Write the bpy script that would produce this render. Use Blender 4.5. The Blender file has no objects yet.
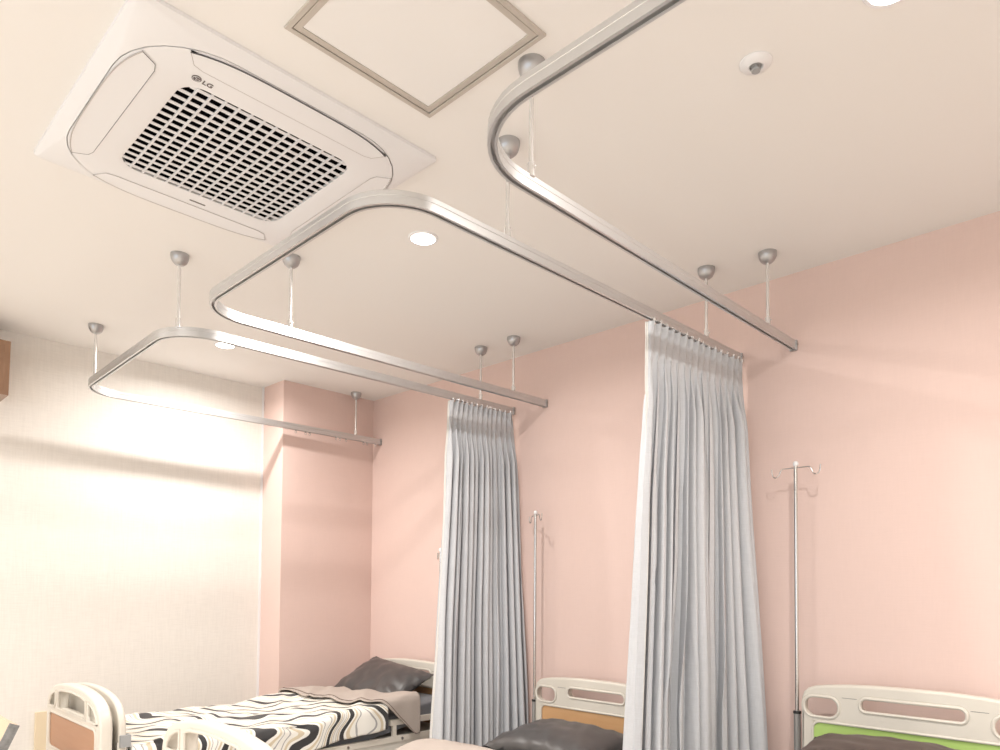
import bpy, bmesh, math, random
from mathutils import Vector, Matrix, noise
random.seed(7)
C = bpy.context.scene.collection
PI = math.pi

# ------------------------------------------------------------------ camera
H = 1.30                      # eye height
CEIL = H + 1.38
WALL = 3.066                  # pink wall
LEFT = -4.58                  # cream wall
yaw, pitch, roll = -0.774957244, 0.0338656464, 0.00741671414
cy_, sy_ = math.cos(yaw), math.sin(yaw)
fwd = Vector((sy_*math.cos(pitch), cy_*math.cos(pitch), math.sin(pitch)))
r0 = Vector((cy_, -sy_, 0)); u0 = r0.cross(fwd)
right = math.cos(roll)*r0 + math.sin(roll)*u0
up = -math.sin(roll)*r0 + math.cos(roll)*u0
cam_d = bpy.data.cameras.new('camera')
cam = bpy.data.objects.new('camera', cam_d); C.objects.link(cam)
m = Matrix((right, up, -fwd)).transposed().to_4x4(); m.translation = Vector((0, 0, H))
cam.matrix_world = m
cam_d.sensor_width = 36; cam_d.lens = 716.97*0.036; cam_d.shift_y = 0.1912
cam_d.clip_start = 0.02
bpy.context.scene.camera = cam

# ------------------------------------------------------------------ world, view, daylight
sc = bpy.context.scene
sc.view_settings.view_transform = 'Standard'; sc.view_settings.look = 'None'
sc.view_settings.gamma = 1; sc.view_settings.use_curve_mapping = False
sc.view_settings.exposure = 0.14
w = bpy.data.worlds.new('sky'); sc.world = w; w.use_nodes = True
w.node_tree.nodes['Background'].inputs[0].default_value = (0.86, 0.93, 1.0, 1)
w.node_tree.nodes['Background'].inputs[1].default_value = 1.9
LAMP_W = 18.0
LAMP_COL = (1.0, 0.955, 0.90)
LAMPS = [(-2.159, 1.76), (-3.935, 1.776), (-0.481, 1.748), (1.25, 1.78),
         (-2.16, -0.5), (-3.935, -0.5), (-0.486, -0.5), (1.25, -0.5),
         (-2.16, -2.4), (-3.935, -2.4), (-0.486, -2.4), (1.25, -2.4)]
def area(name, loc, rot, size, power, col, spread=PI, shape='DISK', sy=None):
    l = bpy.data.lights.new(name, 'AREA'); l.shape = shape; l.size = size
    if sy: l.size_y = sy
    l.energy = power; l.color = col; l.spread = spread
    o = bpy.data.objects.new(name, l); C.objects.link(o)
    o.location = loc; o.rotation_euler = rot
    return o

# ------------------------------------------------------------------ materials
def mat(name, col, rough=0.6, metal=0.0, bump=0.0, bscale=60, var=0.0, vscale=4, sheen=0.0, coat=0.0, spec=0.5, stretch=(1, 1, 1), emit=None):
    M = bpy.data.materials.new(name); M.use_nodes = True
    nt = M.node_tree; b = nt.nodes['Principled BSDF']
    b.inputs['Base Color'].default_value = (*col, 1)
    b.inputs['Roughness'].default_value = rough; b.inputs['Metallic'].default_value = metal
    b.inputs['Specular IOR Level'].default_value = spec
    b.inputs['Sheen Weight'].default_value = sheen; b.inputs['Coat Weight'].default_value = coat
    tc = nt.nodes.new('ShaderNodeTexCoord'); mp = nt.nodes.new('ShaderNodeMapping')
    mp.inputs['Scale'].default_value = stretch
    nt.links.new(tc.outputs['Object'], mp.inputs[0])
    if var:
        n = nt.nodes.new('ShaderNodeTexNoise'); n.inputs['Scale'].default_value = vscale; n.inputs['Detail'].default_value = 6
        nt.links.new(mp.outputs[0], n.inputs['Vector'])
        mx = nt.nodes.new('ShaderNodeMix'); mx.data_type = 'RGBA'
        mx.inputs[6].default_value = (*[c*(1-var) for c in col], 1); mx.inputs[7].default_value = (*[min(1, c*(1+var)) for c in col], 1)
        nt.links.new(n.outputs['Fac'], mx.inputs[0]); nt.links.new(mx.outputs[2], b.inputs['Base Color'])
    if bump:
        n = nt.nodes.new('ShaderNodeTexNoise'); n.inputs['Scale'].default_value = bscale; n.inputs['Detail'].default_value = 4
        nt.links.new(mp.outputs[0], n.inputs['Vector'])
        bp = nt.nodes.new('ShaderNodeBump'); bp.inputs['Strength'].default_value = bump; bp.inputs['Distance'].default_value = 0.002
        nt.links.new(n.outputs['Fac'], bp.inputs['Height']); nt.links.new(bp.outputs[0], b.inputs['Normal'])
    if emit:
        b.inputs['Emission Color'].default_value = (*emit[0], 1); b.inputs['Emission Strength'].default_value = emit[1]
    return M

def woven(name, col, rough, amount, sx, sz, bump):
    """cloth-backed wallpaper / linen: two crossed stretched noises"""
    M = mat(name, col, rough, spec=0.3); nt = M.node_tree; b = nt.nodes['Principled BSDF']
    tc = nt.nodes.new('ShaderNodeTexCoord'); outs = []
    for s in (sx, sz):
        mp = nt.nodes.new('ShaderNodeMapping'); mp.inputs['Scale'].default_value = s
        n = nt.nodes.new('ShaderNodeTexNoise'); n.inputs['Scale'].default_value = 1; n.inputs['Detail'].default_value = 3
        nt.links.new(tc.outputs['Object'], mp.inputs[0]); nt.links.new(mp.outputs[0], n.inputs['Vector']); outs.append(n.outputs['Fac'])
    a = nt.nodes.new('ShaderNodeMath'); a.operation = 'ADD'
    nt.links.new(outs[0], a.inputs[0]); nt.links.new(outs[1], a.inputs[1])
    mr = nt.nodes.new('ShaderNodeMapRange'); mr.inputs[1].default_value = 0.6; mr.inputs[2].default_value = 1.4
    nt.links.new(a.outputs[0], mr.inputs[0])
    mx = nt.nodes.new('ShaderNodeMix'); mx.data_type = 'RGBA'
    mx.inputs[6].default_value = (*[c*(1-amount) for c in col], 1); mx.inputs[7].default_value = (*[min(1, c*(1+amount)) for c in col], 1)
    nt.links.new(mr.outputs[0], mx.inputs[0]); nt.links.new(mx.outputs[2], b.inputs['Base Color'])
    bp = nt.nodes.new('ShaderNodeBump'); bp.inputs['Strength'].default_value = bump; bp.inputs['Distance'].default_value = 0.001
    nt.links.new(mr.outputs[0], bp.inputs['Height']); nt.links.new(bp.outputs[0], b.inputs['Normal'])
    return M

def wood(name, c1, c2, sc_=(2, 30, 30)):
    M = mat(name, c1, 0.45); nt = M.node_tree; b = nt.nodes['Principled BSDF']
    tc = nt.nodes.new('ShaderNodeTexCoord'); mp = nt.nodes.new('ShaderNodeMapping'); mp.inputs['Scale'].default_value = sc_
    n = nt.nodes.new('ShaderNodeTexNoise'); n.inputs['Scale'].default_value = 1.5; n.inputs['Detail'].default_value = 5; n.inputs['Distortion'].default_value = 0.8
    nt.links.new(tc.outputs['Object'], mp.inputs[0]); nt.links.new(mp.outputs[0], n.inputs['Vector'])
    mx = nt.nodes.new('ShaderNodeMix'); mx.data_type = 'RGBA'; mx.inputs[6].default_value = (*c1, 1); mx.inputs[7].default_value = (*c2, 1)
    nt.links.new(n.outputs['Fac'], mx.inputs[0]); nt.links.new(mx.outputs[2], b.inputs['Base Color'])
    return M

def zebra(name):
    M = mat(name, (0.8, 0.78, 0.7), 0.75, sheen=0.2); nt = M.node_tree; b = nt.nodes['Principled BSDF']
    tc = nt.nodes.new('ShaderNodeTexCoord'); mp = nt.nodes.new('ShaderNodeMapping')
    mp.inputs['Scale'].default_value = (1.0, 0.72, 1.0); mp.inputs['Rotation'].default_value = (0, 0, 0.9)
    wv = nt.nodes.new('ShaderNodeTexWave'); wv.inputs['Scale'].default_value = 3.4; wv.inputs['Distortion'].default_value = 10.0
    wv.inputs['Detail'].default_value = 1.5; wv.inputs['Detail Scale'].default_value = 1.15; wv.inputs['Detail Roughness'].default_value = 0.35
    nt.links.new(tc.outputs['Object'], mp.inputs[0]); nt.links.new(mp.outputs[0], wv.inputs['Vector'])
    cr = nt.nodes.new('ShaderNodeValToRGB'); cr.color_ramp.interpolation = 'CONSTANT'
    e = cr.color_ramp.elements
    e[0].position = 0; e[0].color = (0.035, 0.034, 0.036, 1)
    e[1].position = 0.13; e[1].color = (0.86, 0.84, 0.79, 1)
    for p, c in ((0.34, (0.66, 0.57, 0.42)), (0.60, (0.84, 0.82, 0.76)), (0.84, (0.40, 0.39, 0.39)), (0.92, (0.86, 0.84, 0.79))):
        x = e.new(p); x.color = (*c, 1)
    nt.links.new(wv.outputs['Fac'], cr.inputs[0]); nt.links.new(cr.outputs[0], b.inputs['Base Color'])
    return M

M_ceiling = mat('ceiling_paint', (0.86, 0.845, 0.825), 0.9, bump=0.05, bscale=200, spec=0.2)
M_pink = woven('pink_wallpaper', (0.77, 0.592, 0.54), 0.85, 0.018, (170, 170, 14), (14, 14, 200), 0.25)
M_cream = woven('cream_wallpaper', (0.80, 0.765, 0.72), 0.85, 0.05, (12, 12, 150), (120, 120, 9), 0.35)
M_white = mat('white_wall', (0.84, 0.81, 0.76), 0.85)
M_floor = wood('oak_floor', (0.68, 0.62, 0.55), (0.76, 0.70, 0.63), (2, 14, 14))
M_alu = mat('brushed_aluminium', (0.65, 0.655, 0.66), 0.36, 0.8, bump=0.08, bscale=30, stretch=(40, 40, 1))
M_dark = mat('dark_recess', (0.03, 0.03, 0.03), 0.8)
M_dome = mat('silver_plastic', (0.46, 0.46, 0.47), 0.30, 0.75)
M_rod = mat('white_rod', (0.80, 0.79, 0.78), 0.25, 0.5)
M_steel = mat('stainless_steel', (0.62, 0.61, 0.60), 0.18, 1.0)
M_sleeve = mat('grey_sleeve', (0.33, 0.32, 0.31), 0.4, 0.3)
M_acwhite = mat('ac_white_plastic', (0.82, 0.82, 0.835), 0.45)
M_acgrey = mat('ac_grille', (0.74, 0.74, 0.76), 0.45)
M_acblack = mat('ac_inside_shade', (0.004, 0.004, 0.005), 0.9, spec=0.0)
M_line = mat('shadow_gap', (0.10, 0.10, 0.11), 0.7)
M_faint = mat('panel_gap', (0.50, 0.47, 0.46), 0.7)
M_print = mat('grey_print', (0.16, 0.14, 0.14), 0.6)
M_hatchframe = mat('anodised_frame', (0.58, 0.54, 0.49), 0.45, 0.35)
M_hatch = mat('hatch_board', (0.84, 0.83, 0.82), 0.8)
M_curtain = woven('grey_curtain', (0.58, 0.595, 0.625), 0.8, 0.06, (260, 260, 26), (26, 26, 320), 0.3)
M_hem = woven('painted_lit_hem', (0.70, 0.685, 0.66), 0.8, 0.03, (260, 260, 26), (26, 26, 320), 0.2)  # paler than the curtain cloth: light on the turned edge put into the colour
M_cream_plastic = mat('cream_plastic', (0.70, 0.66, 0.59), 0.38, coat=0.1)
M_wood = wood('orange_wood', (0.60, 0.33, 0.15), (0.68, 0.42, 0.22))
M_brownwood = wood('brown_wood', (0.44, 0.23, 0.13), (0.50, 0.28, 0.17))
M_green = wood('green_panel', (0.42, 0.62, 0.16), (0.48, 0.68, 0.22), (3, 3, 3))
M_leather = mat('charcoal_leather', (0.070, 0.066, 0.066), 0.38, bump=0.15, bscale=90)
M_brownleather = mat('dark_brown_leather', (0.062, 0.048, 0.042), 0.42, bump=0.15, bscale=90)
M_mattress = mat('slate_vinyl', (0.17, 0.18, 0.20), 0.45)
M_zebra = zebra('wave_print')
M_beige = woven('beige_cotton', (0.46, 0.40, 0.36), 0.85, 0.03, (200, 200, 200), (90, 90, 90), 0.2)
M_piping = mat('brown_piping', (0.16, 0.12, 0.10), 0.7)
M_frame = mat('bed_frame_paint', (0.72, 0.69, 0.63), 0.4, 0.1)
M_grey = mat('grey_plastic', (0.36, 0.37, 0.38), 0.5)
M_rubber = mat('black_rubber', (0.02, 0.02, 0.02), 0.7)
M_copper = mat('copper_gloss', (0.34, 0.21, 0.14), 0.22, 0.6)
M_tan = wood('tan_board', (0.72, 0.52, 0.36), (0.78, 0.59, 0.43), (6, 3, 3))
M_lens = mat('lamp_lens', (1, 1, 1), 0.5, emit=((1.0, 0.95, 0.88), 12.0))
M_mottle = mat('mottled_grey', (0.22, 0.22, 0.22), 0.6, var=0.9, vscale=35)
M_strip = mat('pale_yellow_strip', (0.76, 0.64, 0.46), 0.5)
M_glass = mat('fill_window_glass', (1, 1, 1), 0.0); M_glass.node_tree.nodes['Principled BSDF'].inputs['Transmission Weight'].default_value = 1.0
M_glass.node_tree.nodes['Principled BSDF'].inputs['IOR'].default_value = 1.02

# ------------------------------------------------------------------ mesh helpers
def mesh_obj(name, verts, faces, material, parent=None, smooth=False, loc=None):
    me = bpy.data.meshes.new(name); me.from_pydata([tuple(v) for v in verts], [], faces); me.update()
    me.materials.append(material)
    if smooth: me.polygons.foreach_set('use_smooth', [True]*len(me.polygons))
    o = bpy.data.objects.new(name, me); C.objects.link(o)
    if parent: o.parent = parent
    if loc: o.location = loc
    return o
def bm_obj(name, bm, material, parent=None, smooth=False, bevel=0, seg=2, loc=None):
    if bevel:
        bmesh.ops.bevel(bm, geom=[e for e in bm.edges if len(e.link_faces) == 2 and e.calc_face_angle(0) > 0.6], offset=bevel, segments=seg, affect='EDGES', profile=0.5)
    bmesh.ops.recalc_face_normals(bm, faces=bm.faces)
    me = bpy.data.meshes.new(name); bm.to_mesh(me); bm.free(); me.materials.append(material)
    if smooth:
        me.polygons.foreach_set('use_smooth', [True]*len(me.polygons)); me.set_sharp_from_angle(angle=math.radians(40))
    o = bpy.data.objects.new(name, me); C.objects.link(o)
    if parent: o.parent = parent
    if loc: o.location = loc
    return o
def add_box(bm, x0, x1, y0, y1, z0, z1):
    v = [bm.verts.new(p) for p in ((x0,y0,z0),(x1,y0,z0),(x1,y1,z0),(x0,y1,z0),(x0,y0,z1),(x1,y0,z1),(x1,y1,z1),(x0,y1,z1))]
    for f in ((0,3,2,1),(4,5,6,7),(0,1,5,4),(1,2,6,5),(2,3,7,6),(3,0,4,7)): bm.faces.new([v[i] for i in f])
    return v
def box(name, x0, x1, y0, y1, z0, z1, material, parent=None, bevel=0.0, seg=2):
    bm = bmesh.new(); add_box(bm, x0, x1, y0, y1, z0, z1)
    return bm_obj(name, bm, material, parent, bevel=bevel, seg=seg, smooth=bevel > 0)
def add_tube(bm, pts, r, n=10, cap=True, rfun=None):
    pts = [Vector(p) for p in pts]; rings = []
    t0 = (pts[1]-pts[0]).normalized(); a = Vector((0, 0, 1)) if abs(t0.z) < .9 else Vector((1, 0, 0))
    nrm = t0.cross(a).normalized()
    for i, p in enumerate(pts):
        if i == 0: t = pts[1]-pts[0]
        elif i == len(pts)-1: t = pts[-1]-pts[-2]
        else: t = (pts[i+1]-p).normalized()+(p-pts[i-1]).normalized()
        t.normalize(); nrm = (nrm-t*nrm.dot(t)).normalized(); b = t.cross(nrm)
        rr = rfun(i/(len(pts)-1)) if rfun else r
        rings.append([bm.verts.new(p+(nrm*math.cos(2*PI*k/n)+b*math.sin(2*PI*k/n))*rr) for k in range(n)])
    for a_, b_ in zip(rings, rings[1:]):
        for k in range(n): bm.faces.new((a_[k], a_[(k+1) % n], b_[(k+1) % n], b_[k]))
    if cap: bm.faces.new(rings[0][::-1]); bm.faces.new(rings[-1])
def tube(name, pts, r, material, parent=None, n=10):
    bm = bmesh.new(); add_tube(bm, pts, r, n); return bm_obj(name, bm, material, parent, smooth=True)
def add_lathe(bm, prof, c=(0, 0, 0), n=24):
    rings = []
    for r, z in prof:
        if r < 1e-5: rings.append([bm.verts.new((c[0], c[1], c[2]+z))])
        else: rings.append([bm.verts.new((c[0]+r*math.cos(2*PI*k/n), c[1]+r*math.sin(2*PI*k/n), c[2]+z)) for k in range(n)])
    for a, b in zip(rings, rings[1:]):
        for k in range(n):
            if len(a) == 1 and len(b) == 1: continue
            if len(a) == 1: bm.faces.new((a[0], b[k], b[(k+1) % n]))
            elif len(b) == 1: bm.faces.new((a[k], b[0], a[(k+1) % n]))
            else: bm.faces.new((a[k], b[k], b[(k+1) % n], a[(k+1) % n]))
def lathe(name, prof, material, parent=None, c=(0, 0, 0), n=24):
    bm = bmesh.new(); add_lathe(bm, prof, c, n); return bm_obj(name, bm, material, parent, smooth=True)
def tag(o, label=None, cat=None, group=None, kind=None):
    if label: o['label'] = label
    if cat: o['category'] = cat
    if group: o['group'] = group
    if kind: o['kind'] = kind
    return o
def empty(name, loc, label, cat, group=None, rz=0):
    o = bpy.data.objects.new(name, None); C.objects.link(o); o.location = loc; o.rotation_euler = (0, 0, rz); o.empty_display_size = 0.1
    return tag(o, label, cat, group)
def struct(o): o['kind'] = 'structure'; return o
def rounded(x0, x1, y0, y1, r, n=6):
    """closed outline of a rounded rectangle, counter-clockwise"""
    pts = []
    for cx, cyy, a0 in ((x1-r, y1-r, 0), (x0+r, y1-r, 90), (x0+r, y0+r, 180), (x1-r, y0+r, 270)):
        for k in range(n+1):
            a = math.radians(a0+90*k/n); pts.append((cx+r*math.cos(a), cyy+r*math.sin(a)))
    return pts
def plate(name, outlines, thick, bevel, material, parent=None, axes='xy', origin=(0, 0, 0), bres=2):
    """flat plate with holes (first outline is the outer one); axes says which plane the outline lies in"""
    cu = bpy.data.curves.new(name, 'CURVE'); cu.dimensions = '2D'; cu.fill_mode = 'BOTH'
    for ol in outlines:
        s = cu.splines.new('POLY'); s.points.add(len(ol)-1); s.use_cyclic_u = True
        for p, q in zip(s.points, ol): p.co = (q[0], q[1], 0, 1)
    cu.extrude = max(thick/2-bevel, 0.0002); cu.bevel_depth = bevel; cu.bevel_resolution = bres; cu.offset = -bevel
    t = bpy.data.objects.new('t', cu); C.objects.link(t)
    dg = bpy.context.evaluated_depsgraph_get(); dg.update()
    me = bpy.data.meshes.new_from_object(t.evaluated_get(dg)); bpy.data.objects.remove(t); bpy.data.curves.remove(cu)
    if axes == 'xz': me.transform(Matrix(((1,0,0,0),(0,0,-1,0),(0,1,0,0),(0,0,0,1))))
    me.transform(Matrix.Translation(origin)); me.materials.clear(); me.materials.append(material)
    me.polygons.foreach_set('use_smooth', [True]*len(me.polygons)); me.set_sharp_from_angle(angle=math.radians(45))
    me.name = name; o = bpy.data.objects.new(name, me); C.objects.link(o)
    if parent: o.parent = parent
    return o
def copy_tree(o, parent=None):
    c = o.copy(); C.objects.link(c); c.parent = parent
    for ch in list(o.children): copy_tree(ch, c)
    return c

# ------------------------------------------------------------------ the room
XR, YF = 2.4, -3.4
struct(box('floor', LEFT-0.1, XR+0.1, YF-0.1, WALL+0.1, -0.1, 0, M_floor))
struct(box('ceiling', LEFT-0.1, XR+0.1, YF-0.1, WALL+0.1, CEIL, CEIL+0.1, M_ceiling))
struct(box('wall_back', LEFT-0.1, XR+0.1, WALL, WALL+0.1, 0, CEIL, M_pink))
struct(box('wall_left', LEFT-0.1, LEFT, YF-0.1, WALL, 0, CEIL, M_cream))
struct(box('wall_right', XR, XR+0.1, YF-0.1, WALL, 0, CEIL, M_white))
struct(box('wall_column', LEFT, -4.31, 2.348, WALL, 0, CEIL, M_pink))
bm = bmesh.new()      # unseen wall behind the camera; window opening added for cool daylight fill
WX0, WX1, WZ0, WZ1 = -3.6, 1.9, 0.5, 2.4
add_box(bm, LEFT, WX0, YF-0.1, YF, 0, CEIL); add_box(bm, WX1, XR, YF-0.1, YF, 0, CEIL)
add_box(bm, WX0, WX1, YF-0.1, YF, 0, WZ0); add_box(bm, WX0, WX1, YF-0.1, YF, WZ1, CEIL)
struct(bm_obj('wall_front', bm, M_white))
bm = bmesh.new()
for a, b in ((WX0, WX0+0.05), (-0.025, 0.025), (WX1-0.05, WX1)): add_box(bm, a, b, YF-0.08, YF-0.02, WZ0, WZ1)
for a, b in ((WZ0, WZ0+0.05), (WZ1-0.05, WZ1)): add_box(bm, WX0+0.05, WX1-0.05, YF-0.08, YF-0.02, a, b)
wf = struct(bm_obj('fill_window_1', bm, M_acwhite))  # unseen window, added to let in cool daylight as fill
box('pane', WX0+0.05, -0.025, YF-0.055, YF-0.049, WZ0+0.05, WZ1-0.05, M_glass, wf)
box('pane', 0.025, WX1-0.05, YF-0.055, YF-0.049, WZ0+0.05, WZ1-0.05, M_glass, wf)
struct(box('baseboard_back', -4.31, XR, WALL-0.012, WALL, 0, 0.08, M_acwhite))
struct(box('baseboard_left', LEFT, LEFT+0.012, YF, 2.348, 0, 0.08, M_acwhite))
struct(box('trim_1', LEFT, LEFT+0.006, 2.334, 2.348, 0.08, CEIL, M_acwhite))

# ------------------------------------------------------------------ ceiling lights
LL = ['recessed round ceiling light glowing above the middle bed bay', 'recessed round ceiling light glowing above the far left bed bay',
      'recessed round ceiling light cut by the top edge at the right']
light_proto = None
for i, (x, y) in enumerate(LAMPS):
    lab = LL[i] if i < 3 else 'ceiling light in the %s row from the pink wall, %s from the cream wall' % (['first', 'second', 'third'][i//4], {-3.935: 'first', -2.16: 'second', -0.486: 'third', 1.25: 'fourth'}[x])
    if light_proto is None:
        t = light_proto = empty('ceiling_light', (x, y, CEIL), lab, 'ceiling light', 'recessed ceiling lights')
        lathe('ring', [(0.048, -0.001), (0.048, -0.005), (0.056, -0.005), (0.060, -0.001), (0.060, 0.0)], M_acwhite, t, n=32)
        lathe('lens', [(0.0, -0.003), (0.048, -0.003)], M_lens, t, n=32)
    else:
        t = copy_tree(light_proto); t.location = (x, y, CEIL); t['label'] = lab
    area('downlight_beam', (x, y, CEIL-0.008), (0, 0, 0), 0.075, LAMP_W, LAMP_COL, math.radians(166))

# ------------------------------------------------------------------ ceiling hatch
hx0, hx1, hy0, hy1 = -1.583, -1.136, 0.846-0.0, 1.31
t = empty('ceiling_hatch', ((hx0+hx1)/2, (hy0+hy1)/2, CEIL), 'square ceiling access hatch with a grey metal frame and white board', 'access hatch')
def sq(a): return [(-a, -a), (a, -a), (a, a), (-a, a)]
ha = (hx1-hx0)/2; hb = (hy1-hy0)/2
def rc(d): return [(-ha+d, -hb+d), (ha-d, -hb+d), (ha-d, hb-d), (-ha+d, hb-d)]
plate('outer_frame', [rc(0), rc(0.013)], 0.007, 0.001, M_hatchframe, t, origin=(0, 0, -0.0035))
plate('inner_frame', [rc(0.0155), rc(0.032)], 0.005, 0.0008, M_hatchframe, t, origin=(0, 0, -0.0025))
plate('board', [rc(0.0325)], 0.003, 0.0006, M_hatch, t, origin=(0, 0, -0.0015))
plate('gap', [rc(0.0128), rc(0.0157)], 0.001, 0.0002, M_line, t, origin=(0, 0, -0.0006))

# ------------------------------------------------------------------ air conditioner
AX, AY, AZ = -2.172, 1.003, CEIL
ac = empty('ceiling_air_conditioner', (AX, AY, AZ), 'square white ceiling cassette air conditioner with a grey grid grille', 'air conditioner')
hw, hd = 0.452, 0.454
gx0, gx1, gy0, gy1 = -0.266, 0.266, -0.266, 0.266      # grille opening
bx0, bx1, by0, by1 = -0.455+0.01, 0.345, -0.408, 0.405
# fascia: thin outer skirt, then a raised centre panel
def ring_loft(bm, loops, close_last=False):
    L = [[bm.verts.new(p) for p in lp] for lp in loops]
    n = len(L[0])
    for a, b in zip(L, L[1:]):
        for k in range(n): bm.faces.new((a[k], a[(k+1) % n], b[(k+1) % n], b[k]))
def rr(x0, x1, y0, y1, r, z, n=8): return [(p[0], p[1], z) for p in rounded(x0, x1, y0, y1, r, n)]
bm = bmesh.new()
cx0, cx1, cy0, cy1 = -0.418, 0.418, -0.418, 0.418      # centre panel
ring_loft(bm, [rr(-hw, hw, -hd, hd, 0.012, 0), rr(-hw, hw, -hd, hd, 0.012, -0.010), rr(-hw+0.008, hw-0.008, -hd+0.008, hd-0.008, 0.012, -0.016),
               rr(cx0-0.002, cx1+0.002, cy0-0.002, cy1+0.002, 0.23, -0.0315)])
bm_obj('skirt', bm, M_acwhite, ac, smooth=True)
bm = bmesh.new()
ring_loft(bm, [rr(cx0, cx1, cy0, cy1, 0.23, -0.028), rr(cx0, cx1, cy0, cy1, 0.23, -0.0325), rr(cx0+0.006, cx1-0.006, cy0+0.006, cy1-0.006, 0.225, -0.034),
               rr(gx0-0.016, gx1+0.016, gy0-0.016, gy1+0.016, 0.07, -0.036), rr(gx0, gx1, gy0, gy1, 0.06, -0.032), rr(gx0, gx1, gy0, gy1, 0.06, -0.020)])
bm_obj('centre_panel', bm, M_acwhite, ac, smooth=True)
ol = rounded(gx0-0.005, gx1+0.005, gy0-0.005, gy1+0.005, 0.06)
plate('shade_backing', [ol], 0.001, 0.0002, M_acblack, ac, origin=(0, 0, -0.021))  # near-black sheet paints the shade inside the unit behind the grille
def span(v, lo0, lo1, hi0, hi1, r):
    """length of a chord of the rounded grille opening at coordinate v"""
    d = min(v-lo0, lo1-v)
    ins = 0 if d >= r else r-math.sqrt(max(r*r-(r-d)**2, 0))
    return hi0+ins, hi1-ins
nb = 14
for k in range(1, nb):
    y = gy0+(gy1-gy0)*k/nb; a, b = span(y, gy0, gy1, gx0, gx1, 0.06)
    box('cross_bar', a, b, y-0.0030, y+0.0030, -0.0335, -0.029, M_acgrey, ac)
ns = 16
for k in range(ns):
    x = gx0+(gx1-gx0)*(k+0.55)/ns; a, b = span(x, gx0, gx1, gy0, gy1, 0.06)
    bm = bmesh.new()
    v = [bm.verts.new(p) for p in ((x-0.0055, a, -0.0315), (x+0.0055, a, -0.0300), (x+0.0055, b, -0.0300), (x-0.0055, b, -0.0315),
                                   (x-0.0055, a, -0.0303), (x+0.0055, a, -0.0288), (x+0.0055, b, -0.0288), (x-0.0055, b, -0.0303))]
    for f in ((0,3,2,1),(4,5,6,7),(0,1,5,4),(1,2,6,5),(2,3,7,6),(3,0,4,7)): bm.faces.new([v[i] for i in f])
    bm_obj('slat', bm, M_acgrey, ac)
# air vanes on four sides: slightly proud curved flaps with dark gaps
def vane(ox, oy, half, depth, rz, mgap_out, mgap_in):
    pts = []
    for k in range(25):       # outer edge, bowed at the ends
        s = -1+2*k/24; pts.append((s*half, depth-0.034*abs(s)**4))
    for k in range(25):       # inner edge
        s = 1-2*k/24; q = 1 if abs(s) < 0.82 else math.sqrt(max(0, 1-((abs(s)-0.82)/0.18)**2))
        pts.append((s*half, -0.0+(1-q)*(depth-0.032)))
    c, s_ = math.cos(rz), math.sin(rz)
    tr = lambda p: (ox+p[0]*c-p[1]*s_, oy+p[0]*s_+p[1]*c)
    P = [tr(p) for p in pts]
    f = plate('air_vane', [P], 0.003, 0.001, M_acwhite, ac, origin=(0, 0, -0.0352))
    for seg, mm, th in ((pts[:25], mgap_out, 0.0018), (pts[25:], mgap_in, 0.0009)):
        q = [tr(p) for p in seg]; bm = bmesh.new(); add_tube(bm, [(x, y, -0.0364) for x, y in q], th, 6); bm_obj('gap_line', bm, mm, f)
vane(0.338, 0.0, 0.30, 0.080, -PI/2, M_line, M_faint)      # toward the hatch
vane(0.0, -0.338, 0.30, 0.080, PI, M_faint, M_line)         # near end, far left in the view
vane(-0.338, 0.0, 0.30, 0.080, PI/2, M_faint, M_faint)
vane(0.0, 0.338, 0.30, 0.080, 0, M_faint, M_faint)
def text_mesh(name, s, size, material, parent, origin):
    cu = bpy.data.curves.new(name, 'FONT'); cu.body = s; cu.size = size; cu.extrude = 0.0004; cu.offset = 0.0004
    o = bpy.data.objects.new('t', cu); C.objects.link(o); dg = bpy.context.evaluated_depsgraph_get(); dg.update()
    me = bpy.data.meshes.new_from_object(o.evaluated_get(dg)); bpy.data.objects.remove(o)
    # reading direction +Y, letter tops toward +X, facing down
    me.transform(Matrix(((0,1,0,0),(1,0,0,0),(0,0,-1,0),(0,0,0,1)))); me.transform(Matrix.Translation(origin))
    me.materials.clear(); me.materials.append(material); me.name = name
    r = bpy.data.objects.new(name, me); C.objects.link(r); r.parent = parent; return r
text_mesh('lettering', 'LG', 0.023, M_print, ac, (0.292, -0.234, -0.0365))
e = lathe('emblem', [(0, -0.0367), (0.0125, -0.0367), (0.0125, -0.0355)], M_print, ac, c=(0.301, -0.250, 0), n=24)
bm = bmesh.new(); ex, ey, ez = 0.301, -0.250, -0.0371
add_tube(bm, [(ex+0.0095*math.sin(a), ey+0.0095*math.cos(a), ez) for a in [math.radians(55+305*k/20) for k in range(21)]], 0.0006, 4)
add_tube(bm, [(ex, ey+0.0095, ez), (ex, ey+0.002, ez)], 0.0006, 4)
add_tube(bm, [(ex+0.005, ey-0.001, ez), (ex-0.004, ey-0.001, ez), (ex-0.004, ey+0.003, ez)], 0.0006, 4)
add_lathe(bm, [(0, 0), (0.0013, 0)], (ex+0.004, ey-0.005, ez-0.0002), 8)
bm_obj('emblem_mark', bm, M_acwhite, e)
plate('name_strip', [rounded(-0.312, -0.304, -0.02, 0.035, 0.003, 3)], 0.001, 0.0003, M_print, ac, origin=(0, 0, -0.0358))

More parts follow.
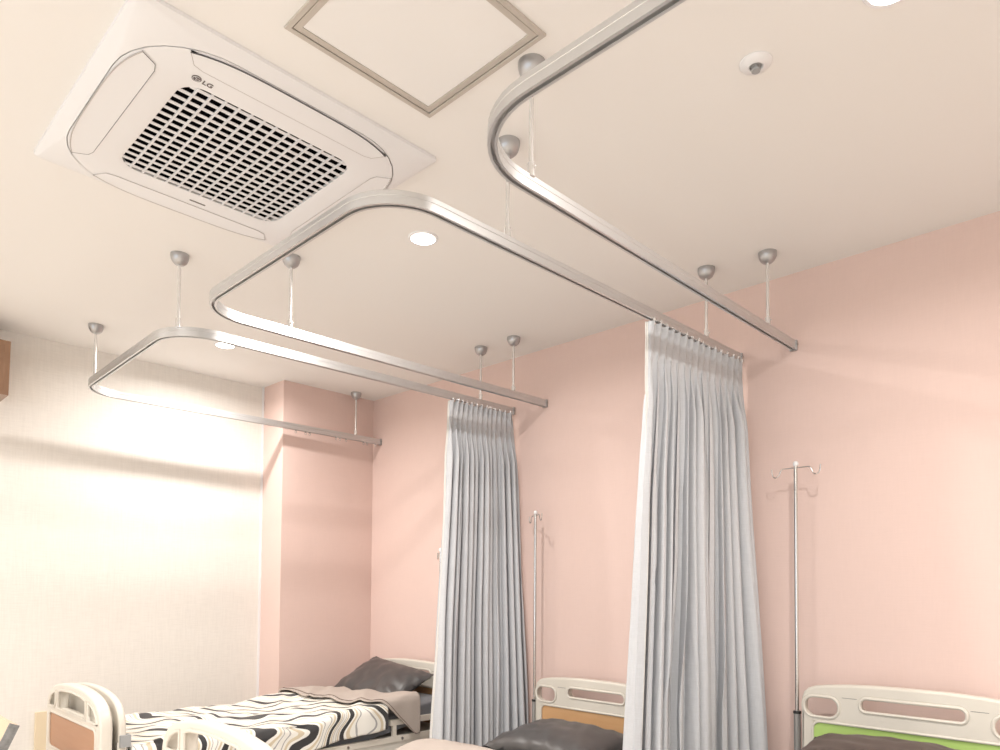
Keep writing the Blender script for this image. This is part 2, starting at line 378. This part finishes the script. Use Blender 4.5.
# ------------------------------------------------------------------ sprinkler
t = empty('ceiling_sprinkler', (-0.806, 1.762, CEIL), 'small white domed sprinkler with a dark centre on the ceiling at the right', 'sprinkler')
lathe('cover_ring', [(0.041, 0), (0.041, -0.003), (0.034, -0.010), (0.020, -0.014), (0.016, -0.012), (0.016, -0.002)], M_acwhite, t, n=32)
lathe('nozzle', [(0.0, -0.024), (0.011, -0.024), (0.012, -0.020), (0.007, -0.018), (0.007, -0.010), (0.014, -0.008), (0.014, 0)], M_grey, t, n=20)

# ------------------------------------------------------------------ curtain rails
RB = CEIL-0.337; RT = RB+0.038
PROF = [(-.012,0),(-.0048,0),(-.0048,.003),(-.009,.003),(-.009,.015),(.009,.015),(.009,.003),(.0048,.003),(.0048,0),(.012,0),
        (.012,.020),(.0108,.021),(.0108,.0235),(.012,.0245),(.012,.038),(-.012,.038),(-.012,.0245),(-.0108,.0235),(-.0108,.021),(-.012,.020)]
def fillet(pts, r, n=12):
    out = [Vector(pts[0])]
    for a, b, c in zip(pts, pts[1:], pts[2:]):
        a, b, c = Vector(a), Vector(b), Vector(c); d1 = (a-b).normalized(); d2 = (c-b).normalized()
        ang = d1.angle(d2); L = r/math.tan(ang/2); p1 = b+d1*L; p2 = b+d2*L
        cen = b+(d1+d2).normalized()*(r/math.sin(ang/2)); v1 = p1-cen; v2 = p2-cen
        sw = v1.angle(v2); crs = v1.x*v2.y-v1.y*v2.x; sg = 1 if crs > 0 else -1
        for k in range(n+1):
            th = sg*sw*k/n; out.append(cen+Vector((v1.x*math.cos(th)-v1.y*math.sin(th), v1.x*math.sin(th)+v1.y*math.cos(th))))
    out.append(Vector(pts[-1])); return out
def make_rail(label, pts, r, hangers, base, group='curtain rails'):
    t = empty('curtain_rail', (base[0], base[1], RB), label, 'curtain rail', group)
    P = fillet(pts, r); bm = bmesh.new(); rings = []
    for i, p in enumerate(P):
        d1 = (P[i]-P[i-1]).normalized() if i else None; d2 = (P[i+1]-P[i]).normalized() if i < len(P)-1 else None
        d = (d1+d2).normalized() if d1 and d2 else (d1 or d2)
        k = 1/max(0.5, d.dot(d1 or d2)); nx = Vector((-d.y, d.x))*k
        rings.append([bm.verts.new((p.x+nx.x*a-base[0], p.y+nx.y*a-base[1], z)) for a, z in PROF])
    n = len(PROF)
    for a, b in zip(rings, rings[1:]):
        for k in range(n): bm.faces.new((a[k], a[(k+1) % n], b[(k+1) % n], b[k]))
    bm.faces.new(rings[0]); bm.faces.new(rings[-1][::-1])
    tk = bm_obj('track', bm, M_alu, t, smooth=True); tk.data.set_sharp_from_angle(angle=math.radians(22))
    for e_, q in ((P[0], P[1]), (P[-1], P[-2])):
        if e_.y < WALL-0.2: continue
        x, y = e_.x-base[0], e_.y-base[1]
        c = box('end_cap', x-.0155, x+.0155, y-.012, y, -.003, .040, M_dome, t, bevel=.002)
        lathe('screw', [(0, .003), (.004, .003), (.005, 0)], M_sleeve, c, c=(0, 0, 0), n=10).matrix_local = Matrix.Translation((x+.0155, y-.006, .022)) @ Matrix.Rotation(PI/2, 4, 'Y')
    for hx, hy in hangers:
        x, y = hx-base[0], hy-base[1]; top = CEIL-RB
        rd = tube('drop_rod', [(x, y, 0.045), (x, y, top-0.02)], .0062, M_rod, t, n=12)
        lathe('ceiling_mount', [(0, -.046), (.010, -.046), (.018, -.043), (.028, -.034), (.034, -.022), (.0365, -.010), (.0365, 0), (0, 0)], M_dome, rd, c=(x, y, top), n=28)
        bm = bmesh.new(); add_lathe(bm, [(0, .034), (.010, .034), (.010, .068), (.0085, .071), (0, .071)], (x, y, 0), 16)
        add_tube(bm, [(x+.009, y, .058), (x+.015, y, .058)], .003, 8)
        bm_obj('connector', bm, M_rod, rd, smooth=True)
    return t
R1X = -1.237
rail1 = make_rail('nearest curtain rail, silver, empty, running off the top edge of the view', [(R1X, WALL-0.002), (-1.238, 1.087), (1.6, 1.11)], 0.235,
                  [(-1.229, 1.36), (-1.237, 2.803), (0.1, 1.098)], (R1X, 2.0))
rail2 = make_rail('middle looped silver curtain rail carrying the large grey curtain', [(-1.484, WALL-0.002), (-1.508, 1.10), (-2.692, 1.10), (-2.646, WALL-0.002)], 0.18,
                  [(-1.502, 1.556), (-1.488, 2.765), (-2.682, 1.485), (-2.660, 2.81)], (-1.5, 2.0))
rail3 = make_rail('far looped silver curtain rail beside the cream wall', [(-2.90, WALL-0.002), (-2.953, 1.115), (-4.262, 1.146), (-4.215, WALL-0.002)], 0.19,
                  [(-3.000, 1.155), (-2.906, 2.80), (-4.135, 1.170), (-4.223, 2.855)], (-2.92, 2.0))
for k, y in enumerate((2.40, 2.47, 2.50, 2.70, 2.73, 2.78, 2.92, 2.95, 3.02)):
    x = -4.2365+(y-2.4)*0.031
    bm = bmesh.new(); add_box(bm, x+2.92-.004, x+2.92+.004, y-2.0-.005, y-2.0+.005, -.006, .004)
    add_tube(bm, [(x+2.92, y-2.0+.007*math.cos(a), -.012+.007*math.sin(a)) for a in [2*PI*j/10 for j in range(11)]], .0013, 6, False)
    bm_obj('glider', bm, M_rod, rail3)

# ------------------------------------------------------------------ curtains
def curtain(label, railx, y0, y1, folds, seed, flare, flx, flr, amp_end, cat='curtain', z_end=0.12):
    """gathered sheet; s runs from the free edge (y0) to the wall edge (y1), t downward in metres"""
    rnd = random.Random(seed)
    base = (railx(y0), y0, RB)
    t0 = empty('curtain', base, label, cat, 'gathered grey bed curtains')
    ph = [rnd.uniform(-.6, .6) for _ in range(folds+2)]; am = [rnd.uniform(.5, 1.3) for _ in range(folds+2)]
    top = RB-0.005; Hh = top-z_end; NS, NT = folds*16, 64
    ts = [Hh*(k/NT)**1.5 for k in range(NT+1)]
    def P(s, tz):
        f = s*folds; i = min(int(f), folds); fr = f-i
        pa = ph[i]*(1-fr)+ph[i+1]*fr; aa = am[i]*(1-fr)+am[i+1]*fr
        # amplitude: flat stiff header, pinch, then opens
        if tz < 0.075: A = 0.0135-0.0085*(tz/.075)**2
        else:
            q = min(1, (tz-0.075)/0.26); q = q*q*(3-2*q); A = 0.005+(0.034-0.005)*q
            q2 = min(1, max(0, (tz-0.2)/1.7)); A += (amp_end-0.034)*q2
        drift = 0.8*min(1, tz/1.5)
        a = 2*PI*(f+pa*drift+0.05*math.sin(3*tz+seed+i))
        wv_ = math.sin(a)*aa+0.28*math.sin(2*a+ph[i]*5)*min(1, tz/.3)
        dy = (0.34*math.cos(a)+0.16*math.sin(2*a))*(y1-y0)/folds*min(1, .35+tz)      # omega-shaped folds
        if 0 <= tz < 0.16:      # pinch pleats
            pk = math.exp(-((tz-0.078)/0.030)**2); dy += pk*0.36*math.sin(a)*(y1-y0)/folds; wv_ += 0.6*math.sin(3*a)*(1-pk)*(1 if tz < .1 else (0.16-tz)/.06)
        q = (tz/Hh)
        ya = y0-flare*q**0.8; yb = y1
        y = ya+(yb-ya)*s+dy
        x = railx(y0+(y1-y0)*s)+A*wv_+flx*q*(1-s)**2+flr*(.15+.85*q)*s**2+0.012*noise.noise(Vector((s*5, tz*1.3, seed)))*min(1, tz)
        if s < .03: x -= 0.0
        return Vector((x-base[0], min(y, WALL-.004)-base[1], top-tz-RB+0.0025*math.sin(a)*(tz < .02)))
    V = [P(s/NS, tz) for tz in ts for s in range(NS+1)]
    F = [(j*(NS+1)+i, j*(NS+1)+i+1, (j+1)*(NS+1)+i+1, (j+1)*(NS+1)+i) for j in range(NT) for i in range(NS)]
    f = mesh_obj('fabric', V, F, M_curtain, t0, smooth=True)
    md = f.modifiers.new('thick', 'SOLIDIFY'); md.thickness = 0.0022
    # turned hem on the free edge, folded left; light it catches is painted in
    HV = []; HF = []; m_ = 5
    for j, tz in enumerate(ts):
        p = P(0, tz); ww = 0.008+0.004*min(1, tz/1.5)
        for k in range(m_+1):
            a = k/m_; HV.append(Vector((p.x-ww*a, p.y-0.003+ww*0.25*math.sin(a*PI)-0.5*ww*a, p.z)))
    for j in range(NT):
        for k in range(m_): q = j*(m_+1)+k; HF.append((q, q+1, q+m_+2, q+m_+1))
    h = mesh_obj('hem', HV, HF, M_hem, t0, smooth=True); h['label'] = 'stitched hem of the free edge, painted pale as if catching light'
    md = h.modifiers.new('thick', 'SOLIDIFY'); md.thickness = 0.004
    for k in range(folds+1):
        s = min(1, (k+.15)/folds); p = P(s, 0.0); bm = bmesh.new()
        add_tube(bm, [(p.x, p.y, p.z-.02), (p.x, p.y, p.z+.006)], .0016, 6)
        add_box(bm, p.x-.004, p.x+.004, p.y-.004, p.y+.004, p.z-.002, p.z+.009)
        bm_obj('hook', bm, M_rod, t0)
    return t0
curtain('large gathered grey curtain hanging from the middle rail, nearest the camera', lambda y: -1.508+(y-1.1)*.0122, 2.335, 3.030, 15, 5, 0.095, -0.055, 0.105, 0.066)
curtain('smaller gathered grey curtain hanging from the far rail by the middle bed', lambda y: -2.953+(y-1.115)*.0272, 2.58, 3.035, 13, 11, 0.10, -0.01, 0.145, 0.052)

# ------------------------------------------------------------------ beds
def board_outline(hw_, bot, shape):
    """shape: list of (rel x, drop) for the right half from the centre outwards"""
    R = [(x*hw_/0.395, -d) for x, d in shape]; L = [(-x, z) for x, z in reversed(R)]
    return [(hw_, bot)][:1]+R[::-1]+[p for p in [(-x, z) for x, z in R][1:]]+[(-hw_, bot)]
HEADSHAPE = [(0, 0), (.12, .001), (.22, .006), (.30, .014), (.345, .021), (.368, .030), (.385, .046), (.393, .068), (.395, .095)]
FOOTSHAPE = [(0, 0), (.10, .002), (.18, .009), (.26, .022), (.31, .037), (.345, .055), (.37, .078), (.387, .108), (.395, .145)]
def blob(x0, x1, z0, z1, r, drop=0):
    return [(x, z-drop*(x/0.2)**2) for x, z in rounded(x0, x1, z0, z1, r, 6)]
def make_board(name, parent, cx, y, peak, bot, panel_mat, shape, kind, thick=.045, half=.395, panel_label=None):
    """moulded bed end with grip holes, raised lips and an inset decorative panel. peak and bot are heights"""
    k = half/.395
    if kind == 'head':
        holes = [blob(-.384*k, -.250*k, -.142, -.060, .038), blob(-.175*k, .175*k, -.098, -.045, .024, .010), blob(.250*k, .384*k, -.142, -.060, .038)]
        pan = (-.347*k, .347*k, -.42, -.163)
    elif kind == 'foot':
        holes = [[(x, min(z, -.028-1.1*(x*x))) for x, z in blob(-.36*k, -.262*k, -.128, -.06, .03)], [(x, z) for x, z in blob(-.185*k, .155*k, -.085, -.028, .02)],
                 [(x, min(z, -.028-1.1*(x*x))) for x, z in blob(.262*k, .36*k, -.128, -.06, .03)]]
        holes = [[(-.352*k, -.128), (-.262*k, -.128), (-.242*k, -.108), (-.242*k, -.052), (-.275*k, -.058), (-.315*k, -.075), (-.345*k, -.102)], [(-.205*k, -.128), (.205*k, -.128), (.205*k, -.050), (.16*k, -.038), (0, -.030), (-.16*k, -.038), (-.205*k, -.050)], [(.352*k, -.128), (.345*k, -.102), (.315*k, -.075), (.275*k, -.058), (.242*k, -.052), (.242*k, -.108), (.262*k, -.128)]]
        pan = (-.335*k, .335*k, -.315, -.158)
    else:
        holes = [blob(-.14*k, .12*k, -.085, -.045, .016)]; pan = None
    out = board_outline(half, bot-peak, shape)
    fr = plate(name, [out]+holes+([[(pan[0], pan[2]), (pan[1], pan[2]), (pan[1], pan[3]), (pan[0], pan[3])]] if pan else []), thick, .010, M_cream_plastic, parent, 'xz', (cx, y, peak), 3)
    bm = bmesh.new(); Q = thick/2
    for h in holes:
        add_tube(bm, [(cx+x, y-Q+.001, peak+z) for x, z in h+[h[0], ]], .0065, 8, False)
    if pan:
        pr_ = rounded(pan[0]-.004, pan[1]+.004, pan[2]-.004, pan[3]+.004, .03, 5)
        add_tube(bm, [(cx+x, y-Q+.001, peak+z) for x, z in pr_+[pr_[0]]], .0055, 8, False)
    bm_obj('lip', bm, M_cream_plastic, fr, smooth=True)
    if pan:
        p = plate('panel', [rounded(pan[0]-.004, pan[1]+.004, pan[2]-.004, pan[3]+.004, .022, 5)], .012, .001, panel_mat, fr, 'xz', (cx, y-Q+.010, peak))
        if panel_label: p['label'] = panel_label
    if kind == 'head':
        for s in (-1, 1):
            bm = bmesh.new(); add_box(bm, cx+s*.212*k-.027, cx+s*.212*k+.027, y-Q-.0006, y-Q+.002, peak-.058, peak-.0565); bm_obj('seam', bm, M_line, fr)
    return fr
YH, YFt = 2.955, 1.0          # board planes
def make_bed(label, cx, hpeak, fpeak, dk, panel_head, panel_foot, half, hl, fl, back_up=0.0, rail_side=False):
    t = empty('hospital_bed', (cx, (YH+YFt)/2, 0), label, 'bed', 'hospital beds')
    ox, oy = cx, (YH+YFt)/2
    t.location = (ox, oy, 0)
    hb_ = make_board('headboard', t, 0, YH-oy, hpeak, dk-.12, panel_head, HEADSHAPE, 'head', half=half, panel_label=hl)
    fb_ = make_board('footboard', t, 0, YFt-oy, fpeak, dk-.12, panel_foot, FOOTSHAPE, 'foot', half=half, thick=.05, panel_label=fl)
    hw_ = half-.03
    bm = bmesh.new()
    for s in (-1, 1): add_box(bm, s*hw_-.02, s*hw_+.02, YFt-oy+.02, YH-oy-.02, dk-.07, dk-.015)
    for y in (YFt-oy+.10, -.3, .35, YH-oy-.10): add_box(bm, -hw_, hw_, y-.02, y+.02, dk-.06, dk-.02)
    bm_obj('bed_frame', bm, M_frame, t, bevel=.004, smooth=True)
    box('deck', -hw_+.021, hw_-.021, YFt-oy+.03, YH-oy-.03, dk-.0195, dk-.0005, M_frame, t, bevel=.004)
    bm = bmesh.new()
    for s in (-1, 1): add_box(bm, s*(hw_-.06)-.02, s*(hw_-.06)+.02, -.75, .75, .12, .16)
    for y in (-.72, .72): add_box(bm, -hw_+.06, hw_-.06, y-.02, y+.02, .12, .16)
    for y in (-.55, .55): add_box(bm, -.025, .025, y-.025, y+.025, .14, dk-.05); add_box(bm, -hw_+.06, hw_-.06, y-.02, y+.02, .13, .15)
    bm_obj('underframe', bm, M_frame, t)
    for sx in (-1, 1):
        for y in (-.72, .72):
            bm = bmesh.new(); x = sx*(hw_-.06); add_tube(bm, [(x-.016, y, .05), (x+.016, y, .05)], .05, 20); 
            w_ = bm_obj('caster', bm, M_rubber, t, smooth=True)
            box('fork', x-.022, x+.022, y-.02, y+.02, .085, .122, M_grey, w_)
    return t, ox, oy
def soft_slab(name, x0, x1, y0, y1, zf, th, material, parent=None, r=.03, seed=0, nx=24, ny=48, noise_amp=0.0):
    """mattress whose underside follows zf(y)"""
    bm = bmesh.new(); V = {}
    def ed(a): return max(0.0, 1-(1-min(1, a/r))**2) if a < r else 1
    top = []; bot = []
    for j in range(ny+1):
        y = y0+(y1-y0)*j/ny; rt_, rb_ = [], []
        for i in range(nx+1):
            u = i/nx; u = .5-.5*math.cos(PI*u); x = x0+(x1-x0)*u
            e_ = math.sqrt(ed(min(x-x0, x1-x)))*math.sqrt(ed(min(y-y0, y1-y)))
            rt_.append(bm.verts.new((x, y, zf(y)+th*(.75+.25*e_)+noise_amp*noise.noise(Vector((x*4, y*4, seed))))))
            rb_.append(bm.verts.new((x, y, zf(y))))
        top.append(rt_); bot.append(rb_)
    for j in range(ny):
        for i in range(nx):
            bm.faces.new((top[j][i], top[j][i+1], top[j+1][i+1], top[j+1][i])); bm.faces.new((bot[j][i], bot[j+1][i], bot[j+1][i+1], bot[j][i+1]))
    for j in range(ny):
        bm.faces.new((bot[j][0], top[j][0], top[j+1][0], bot[j+1][0])); bm.faces.new((bot[j][nx], bot[j+1][nx], top[j+1][nx], top[j][nx]))
    for i in range(nx):
        bm.faces.new((bot[0][i], bot[0][i+1], top[0][i+1], top[0][i])); bm.faces.new((bot[ny][i], top[ny][i], top[ny][i+1], bot[ny][i+1]))
    return bm_obj(name, bm, material, parent, smooth=True)
def pillow(name, label, loc, rot, w_, d_, t_, material, seed, group='dark leather pillows', droop=0.0):
    bm = bmesh.new(); n = 36; top = []; bot = []
    for j in range(n+1):
        v = -1+2*j/n; a, b = [], []
        for i in range(n+1):
            u = -1+2*i/n
            pin = 1-.10*(1-abs(v)**1.5)*abs(u)**6-0.0; pin2 = 1-.14*(1-abs(u)**1.5)*abs(v)**6
            x = u*w_/2*pin; y = v*d_/2*pin2
            h = t_/2*(max(0, 1-abs(u)**2.6)**.62)*(max(0, 1-abs(v)**2.6)**.62)
            cr = max(0, abs(u)-.35)*max(0, abs(v)-.1)
            wr = .010*noise.noise(Vector((u*5+v*2, v*3, seed)))*min(1, h/.02)+.022*cr*noise.noise(Vector((u*9-v*7, v*8+u*5, seed+5)))
            z0 = -droop*(u*u)
            a.append(bm.verts.new((x, y, z0+h+wr))); b.append(bm.verts.new((x, y, z0-h*.75+wr*.3-.0012)))
        top.append(a); bot.append(b)
    for j in range(n):
        for i in range(n):
            bm.faces.new((top[j][i], top[j][i+1], top[j+1][i+1], top[j+1][i])); bm.faces.new((bot[j][i], bot[j+1][i], bot[j+1][i+1], bot[j][i+1]))
    bmesh.ops.remove_doubles(bm, verts=bm.verts, dist=.0015)
    o = bm_obj(name, bm, material, None, smooth=True); o.location = loc; o.rotation_euler = rot
    return tag(o, label, 'pillow', group)
def cover(name, x0, x1, y0, y1, zf, drL, drR, drF, material, seed, amp, th=.012, parent=None, ylo=None, yhi=None, nx=110, ny=120, smooth_end=False, jag=0.0):
    """cloth thrown over a bed: flat between x0..x1, draping over both sides and the foot"""
    V, F = [], []; r = .045
    Wt = (x1-x0)+drL+drR
    def fold(d, dr):      # distance past the edge -> (out, down)
        q = r*PI/2
        if d <= 0: return 0, 0
        if d < q: a = d/r; return r*math.sin(a), r*(1-math.cos(a))
        return r, r+(d-q)
    for j in range(ny+1):
        for i in range(nx+1):
            s = -drL+Wt*i/nx                          # arc length from x0
            xm = x0+min(max(s, 0), x1-x0)
            a = ylo(xm, s) if ylo else y0; b = yhi(xm, s) if yhi else y1
            tt = (a-drF)+(b-a+drF)*j/ny
            o1, d1 = fold(-s, drL); o2, d2 = fold(s-(x1-x0), drR); o3, d3 = fold(a-tt, drF)
            x = xm-o1+o2; y = max(tt, a)-o3; dn = d1+d2+d3
            e_ = min(1, .35+1/(1+25*dn))
            v3 = Vector((x*2.2, y*2.0, seed))
            n1 = noise.noise(v3+Vector((.6*noise.noise(v3*2), .6*noise.noise(v3*2+Vector((3, 1, 2))), 0)))
            rid = 1-abs(noise.noise(Vector((x*5+y*2.5, y*3.4-x*1.5, seed+9))))*2
            z = zf(y)-dn+amp*(n1*1.3+.55*rid*e_+.22*noise.noise(Vector((x*16, y*13, seed))))
            if dn > .01: x += (1 if d2 > 0 else -1)*amp*.7*noise.noise(Vector((y*9, dn*4, seed+3)))
            V.append((x, y, z))
    for j in range(ny):
        for i in range(nx): q = j*(nx+1)+i; F.append((q, q+1, q+nx+2, q+nx+1))
    o = mesh_obj(name, V, F, material, parent, smooth=True)
    md = o.modifiers.new('thick', 'SOLIDIFY'); md.thickness = th; md.offset = -1
    return o, V

# --- far left bed (3)
D3 = H-.83                     # deck height
bed3, ox, oy = make_bed('far left hospital bed with a brown wood-panelled footboard, under the wave-print quilt', -3.655, H-.452, H-.443, D3, M_wood, M_brownwood, .405,
                        'orange wood panel', 'reddish brown wood panel')
up3 = lambda y: D3+0.001+max(0, y-2.30)*.16
mt = soft_slab('mattress', -4.03, -3.28, 1.04, 2.90, up3, .10, M_mattress); tag(mt, 'slate grey mattress on the far left bed, seen beside the curtain', 'mattress', 'bed mattresses')
zq = lambda y: H-.668+.010*math.sin(y*5)+(.0 if y < 1.9 else .035*min(1, (y-1.9)/.35))+(.06*max(0, y-2.35))
q, _ = cover('quilt', -4.03, -3.27, 1.10, 2.42, zq, .16, .17, 0.0, M_zebra, 2.3, .030, th=.022)
tag(q, 'quilt with black, white and gold wavy stripes on the far left bed', 'quilt')
def yl(xm, s):
    u = (xm+4.03)/.76
    return 2.22+.06*u+.15*max(0, u-.7)+(1.1*max(0, s-.76) if s > .76 else 0)
def yh(xm, s):
    u = (xm+4.03)/.76; return 2.50+.03*math.sin(u*5)+.30*max(0, u-.45)
ov, Vv = cover('folded_sheet', -4.035, -3.265, 2.2, 2.5, lambda y: zq(y)+.022, .08, .25, 0, M_beige, 2.3, .030, th=.008, ylo=yl, yhi=yh, nx=90, ny=40)
tag(ov, 'plain beige sheet folded back over the wave-print quilt', 'sheet')
bm = bmesh.new(); add_tube(bm, [Vector(Vv[91*3+i])+Vector((0, 0, .002)) for i in range(91)], .0022, 5); bm_obj('piping', bm, M_piping, ov)
pillow('pillow', 'charcoal leather pillow propped against the headboard of the far left bed', (-3.735, 2.735, H-.588), (math.radians(31), math.radians(5), math.radians(-4)), .69, .40, .15, M_leather, 4)
# boards stowed behind the footboard
tr_ = empty('stowed_board', (-3.655, 1.064, 0), 'cream board with a grip slot standing just behind the brown-panelled footboard', 'board')
make_board('board_shell', tr_, 0, 0, H-.445, D3+.135, None, FOOTSHAPE, 'tray', thick=.030, half=.40)
box('latch', .380, .412, -.012, .03, H-.67, H-.62, M_grey, tr_, bevel=.004)
for z in (0,): 
    tube('support_tube', [(.385, -.012, D3+.004), (.385, -.012, H-.65)], .009, M_steel, tr_); tube('support_tube', [(.385, .018, D3+.004), (.385, .018, H-.62)], .009, M_steel, tr_)
# folded side guard on the side facing the camera
bm = bmesh.new()
for zz, ya_, yb_ in ((-.838, -.45, .86), (-.745, .48, .88)): add_box(bm, .384, .404, ya_, yb_, H+zz-.016, H+zz+.016)
for yy in (-.35, .10, .42, .80): add_box(bm, .376, .386, yy-.015, yy+.015, D3-.055, H-.83)
for yy in (.51, .84): add_box(bm, .386, .402, yy-.012, yy+.012, H-.83, H-.745)
sg = bm_obj('side_guard', bm, M_cream_plastic, bed3, bevel=.004, smooth=True)
for yy in (.20, .56): tube('bolt', [(.402, yy, H-.838), (.409, yy, H-.838)], .008, M_steel, sg, n=12)
# --- middle bed (2)
D2 = H-.86
bed2, ox, oy = make_bed('middle hospital bed with an orange wood-panelled headboard, behind the large curtain', -2.195, H-.450, H-.424, D2, M_wood, M_wood, .405, 'orange wood panel', 'orange wood panel')
mt = soft_slab('mattress', -2.57, -1.82, 1.04, 2.90, lambda y: D2+.001, .09, M_mattress); tag(mt, 'slate grey mattress under the plain beige quilt of the middle bed', 'mattress', 'bed mattresses')
z2 = lambda y: H-.738+.050*math.exp(-((y-2.14)/.16)**2)
q, _ = cover('quilt', -2.575, -1.815, 1.10, 2.34, z2, .14, .14, 0, M_beige, 7.7, .014, th=.03)
tag(q, 'plain beige quilt on the middle bed, at the foot of the far curtain', 'quilt')
pillow('pillow', 'black leather pillow lying flat below the orange headboard panel', (-2.14, 2.60, H-.712), (math.radians(9), 0, math.radians(-3)), .66, .42, .17, M_leather, 8)
# --- near bed (1)
D1 = H-.74
bed1, ox, oy = make_bed('nearest hospital bed with a lime green headboard panel, lower right corner', -.768, H-.350, H-.40, D1, M_green, M_green, .397, 'lime green panel', 'lime green panel')
mt = soft_slab('mattress', -1.13, -.40, 1.04, 2.90, lambda y: D1+.001, .11, M_mattress); tag(mt, 'slate grey mattress on the nearest bed with the green panel', 'mattress', 'bed mattresses')
pillow('pillow', 'dark brown leather pillow in front of the lime green panel', (-.735, 2.60, H-.575), (math.radians(8), 0, math.radians(0)), .66, .42, .15, M_brownleather, 12)

# ------------------------------------------------------------------ drip stands
def iv_pole(label, x, y, ztop, rz, zs, dk, parent_x):
    t = empty('iv_pole', (x, y, dk-.06), label, 'drip stand', 'drip stands at the bed heads', rz); b = dk-.06
    tube('pole', [(0, 0, zs-b-.02), (0, 0, ztop-.012-b)], .0078, M_steel, t, n=14)
    lathe('cap', [(0, .0), (.009, 0), (.0105, .004), (.0105, .012), (.007, .018), (0, .019)], M_acwhite, t, c=(0, 0, ztop-b-.014), n=16)
    for s in (-1, 1):
        pts = [(0, 0), (.052, 0), (.060, -.003), (.064, -.012), (.069, -.024), (.076, -.032), (.086, -.034), (.095, -.028), (.099, -.014), (.100, .004)]
        tube('hook', [(s*px, 0, ztop-b-.022+pz) for px, pz in pts], .0027, M_steel, t, n=8)
    tube('sleeve', [(0, 0, 0), (0, 0, zs-b)], .0135, M_sleeve, t, n=14)
    tube('collar', [(0, 0, zs-b-.004), (0, 0, zs-b+.006)], .0155, M_dark, t, n=14)
    return t
iv_pole('steel drip stand with two hooks between the large curtain and green-panelled bed', -1.192, 2.96, H+.538, 0, H-.489, D1, 0)
iv_pole('steel drip stand seen edge-on to the right of the smaller curtain', -2.622, 2.955, H+.437, math.radians(152), H-.60, D2, 0)
iv_pole('drip stand mostly hidden behind the smaller curtain, one hook showing', -3.052, 2.64, H+.232, math.radians(150), H-.60, D3, 0)

# ------------------------------------------------------------------ things at the left edge
t = empty('wall_box', (LEFT, .60, H+1.12), 'glossy copper brown box high on the cream wall, cut by the left edge', 'wall box')
bm = bmesh.new(); v = add_box(bm, 0, .23, -.25, .235, -.14, .14)
for k in (4, 5, 6, 7): v[k].co.y += .004 if v[k].co.y > 0 else -.004
bm_obj('body', bm, M_copper, t, bevel=.004, smooth=True)
plate('front_panel', [rounded(-.225, .212, -.118, .118, .006, 3)], .004, .001, M_copper, t, 'xz', (0, 0, 0)).matrix_local = Matrix.Translation((.231, 0, 0)) @ Matrix.Rotation(PI/2, 4, 'Z')
t = empty('reclined_chair', (-3.64, .40, 0), 'chair with a slanted light tan back and mottled grey edge, lower left corner', 'chair')
yb, zb, yt, zt = .13, .36, .300, H-.543
d = Vector((0, yt-yb, zt-zb)); L_ = d.length; ang = math.atan2(yt-yb, zt-zb)
bm = bmesh.new(); add_box(bm, -.28, .272, -.016, .016, 0, L_)
o = bm_obj('backrest', bm, M_tan, t, bevel=.003); o.location = (0, yb, zb); o.rotation_euler = (-ang, 0, 0)
bm = bmesh.new(); add_box(bm, .272, .281, -.018, .018, 0, L_); o2 = bm_obj('edge_band', bm, M_mottle, o, bevel=.002)
o2['label'] = 'mottled grey edge band'
box('seat', -.28, .29, -.42, .03, .34, .40, M_tan, t, bevel=.01)
for sx in (-.25, .26):
    for yy in (-.38, .02): tube('leg', [(sx, yy, 0), (sx, yy, .345)], .016, M_steel, t, n=10)
t = box('guard_strip', LEFT, LEFT+.02, 1.045, 1.10, 0.0, H-.685, M_strip, bevel=.003)
tag(t, 'pale yellow upright strip on the cream wall beside the brown-panelled footboard', 'wall strip')
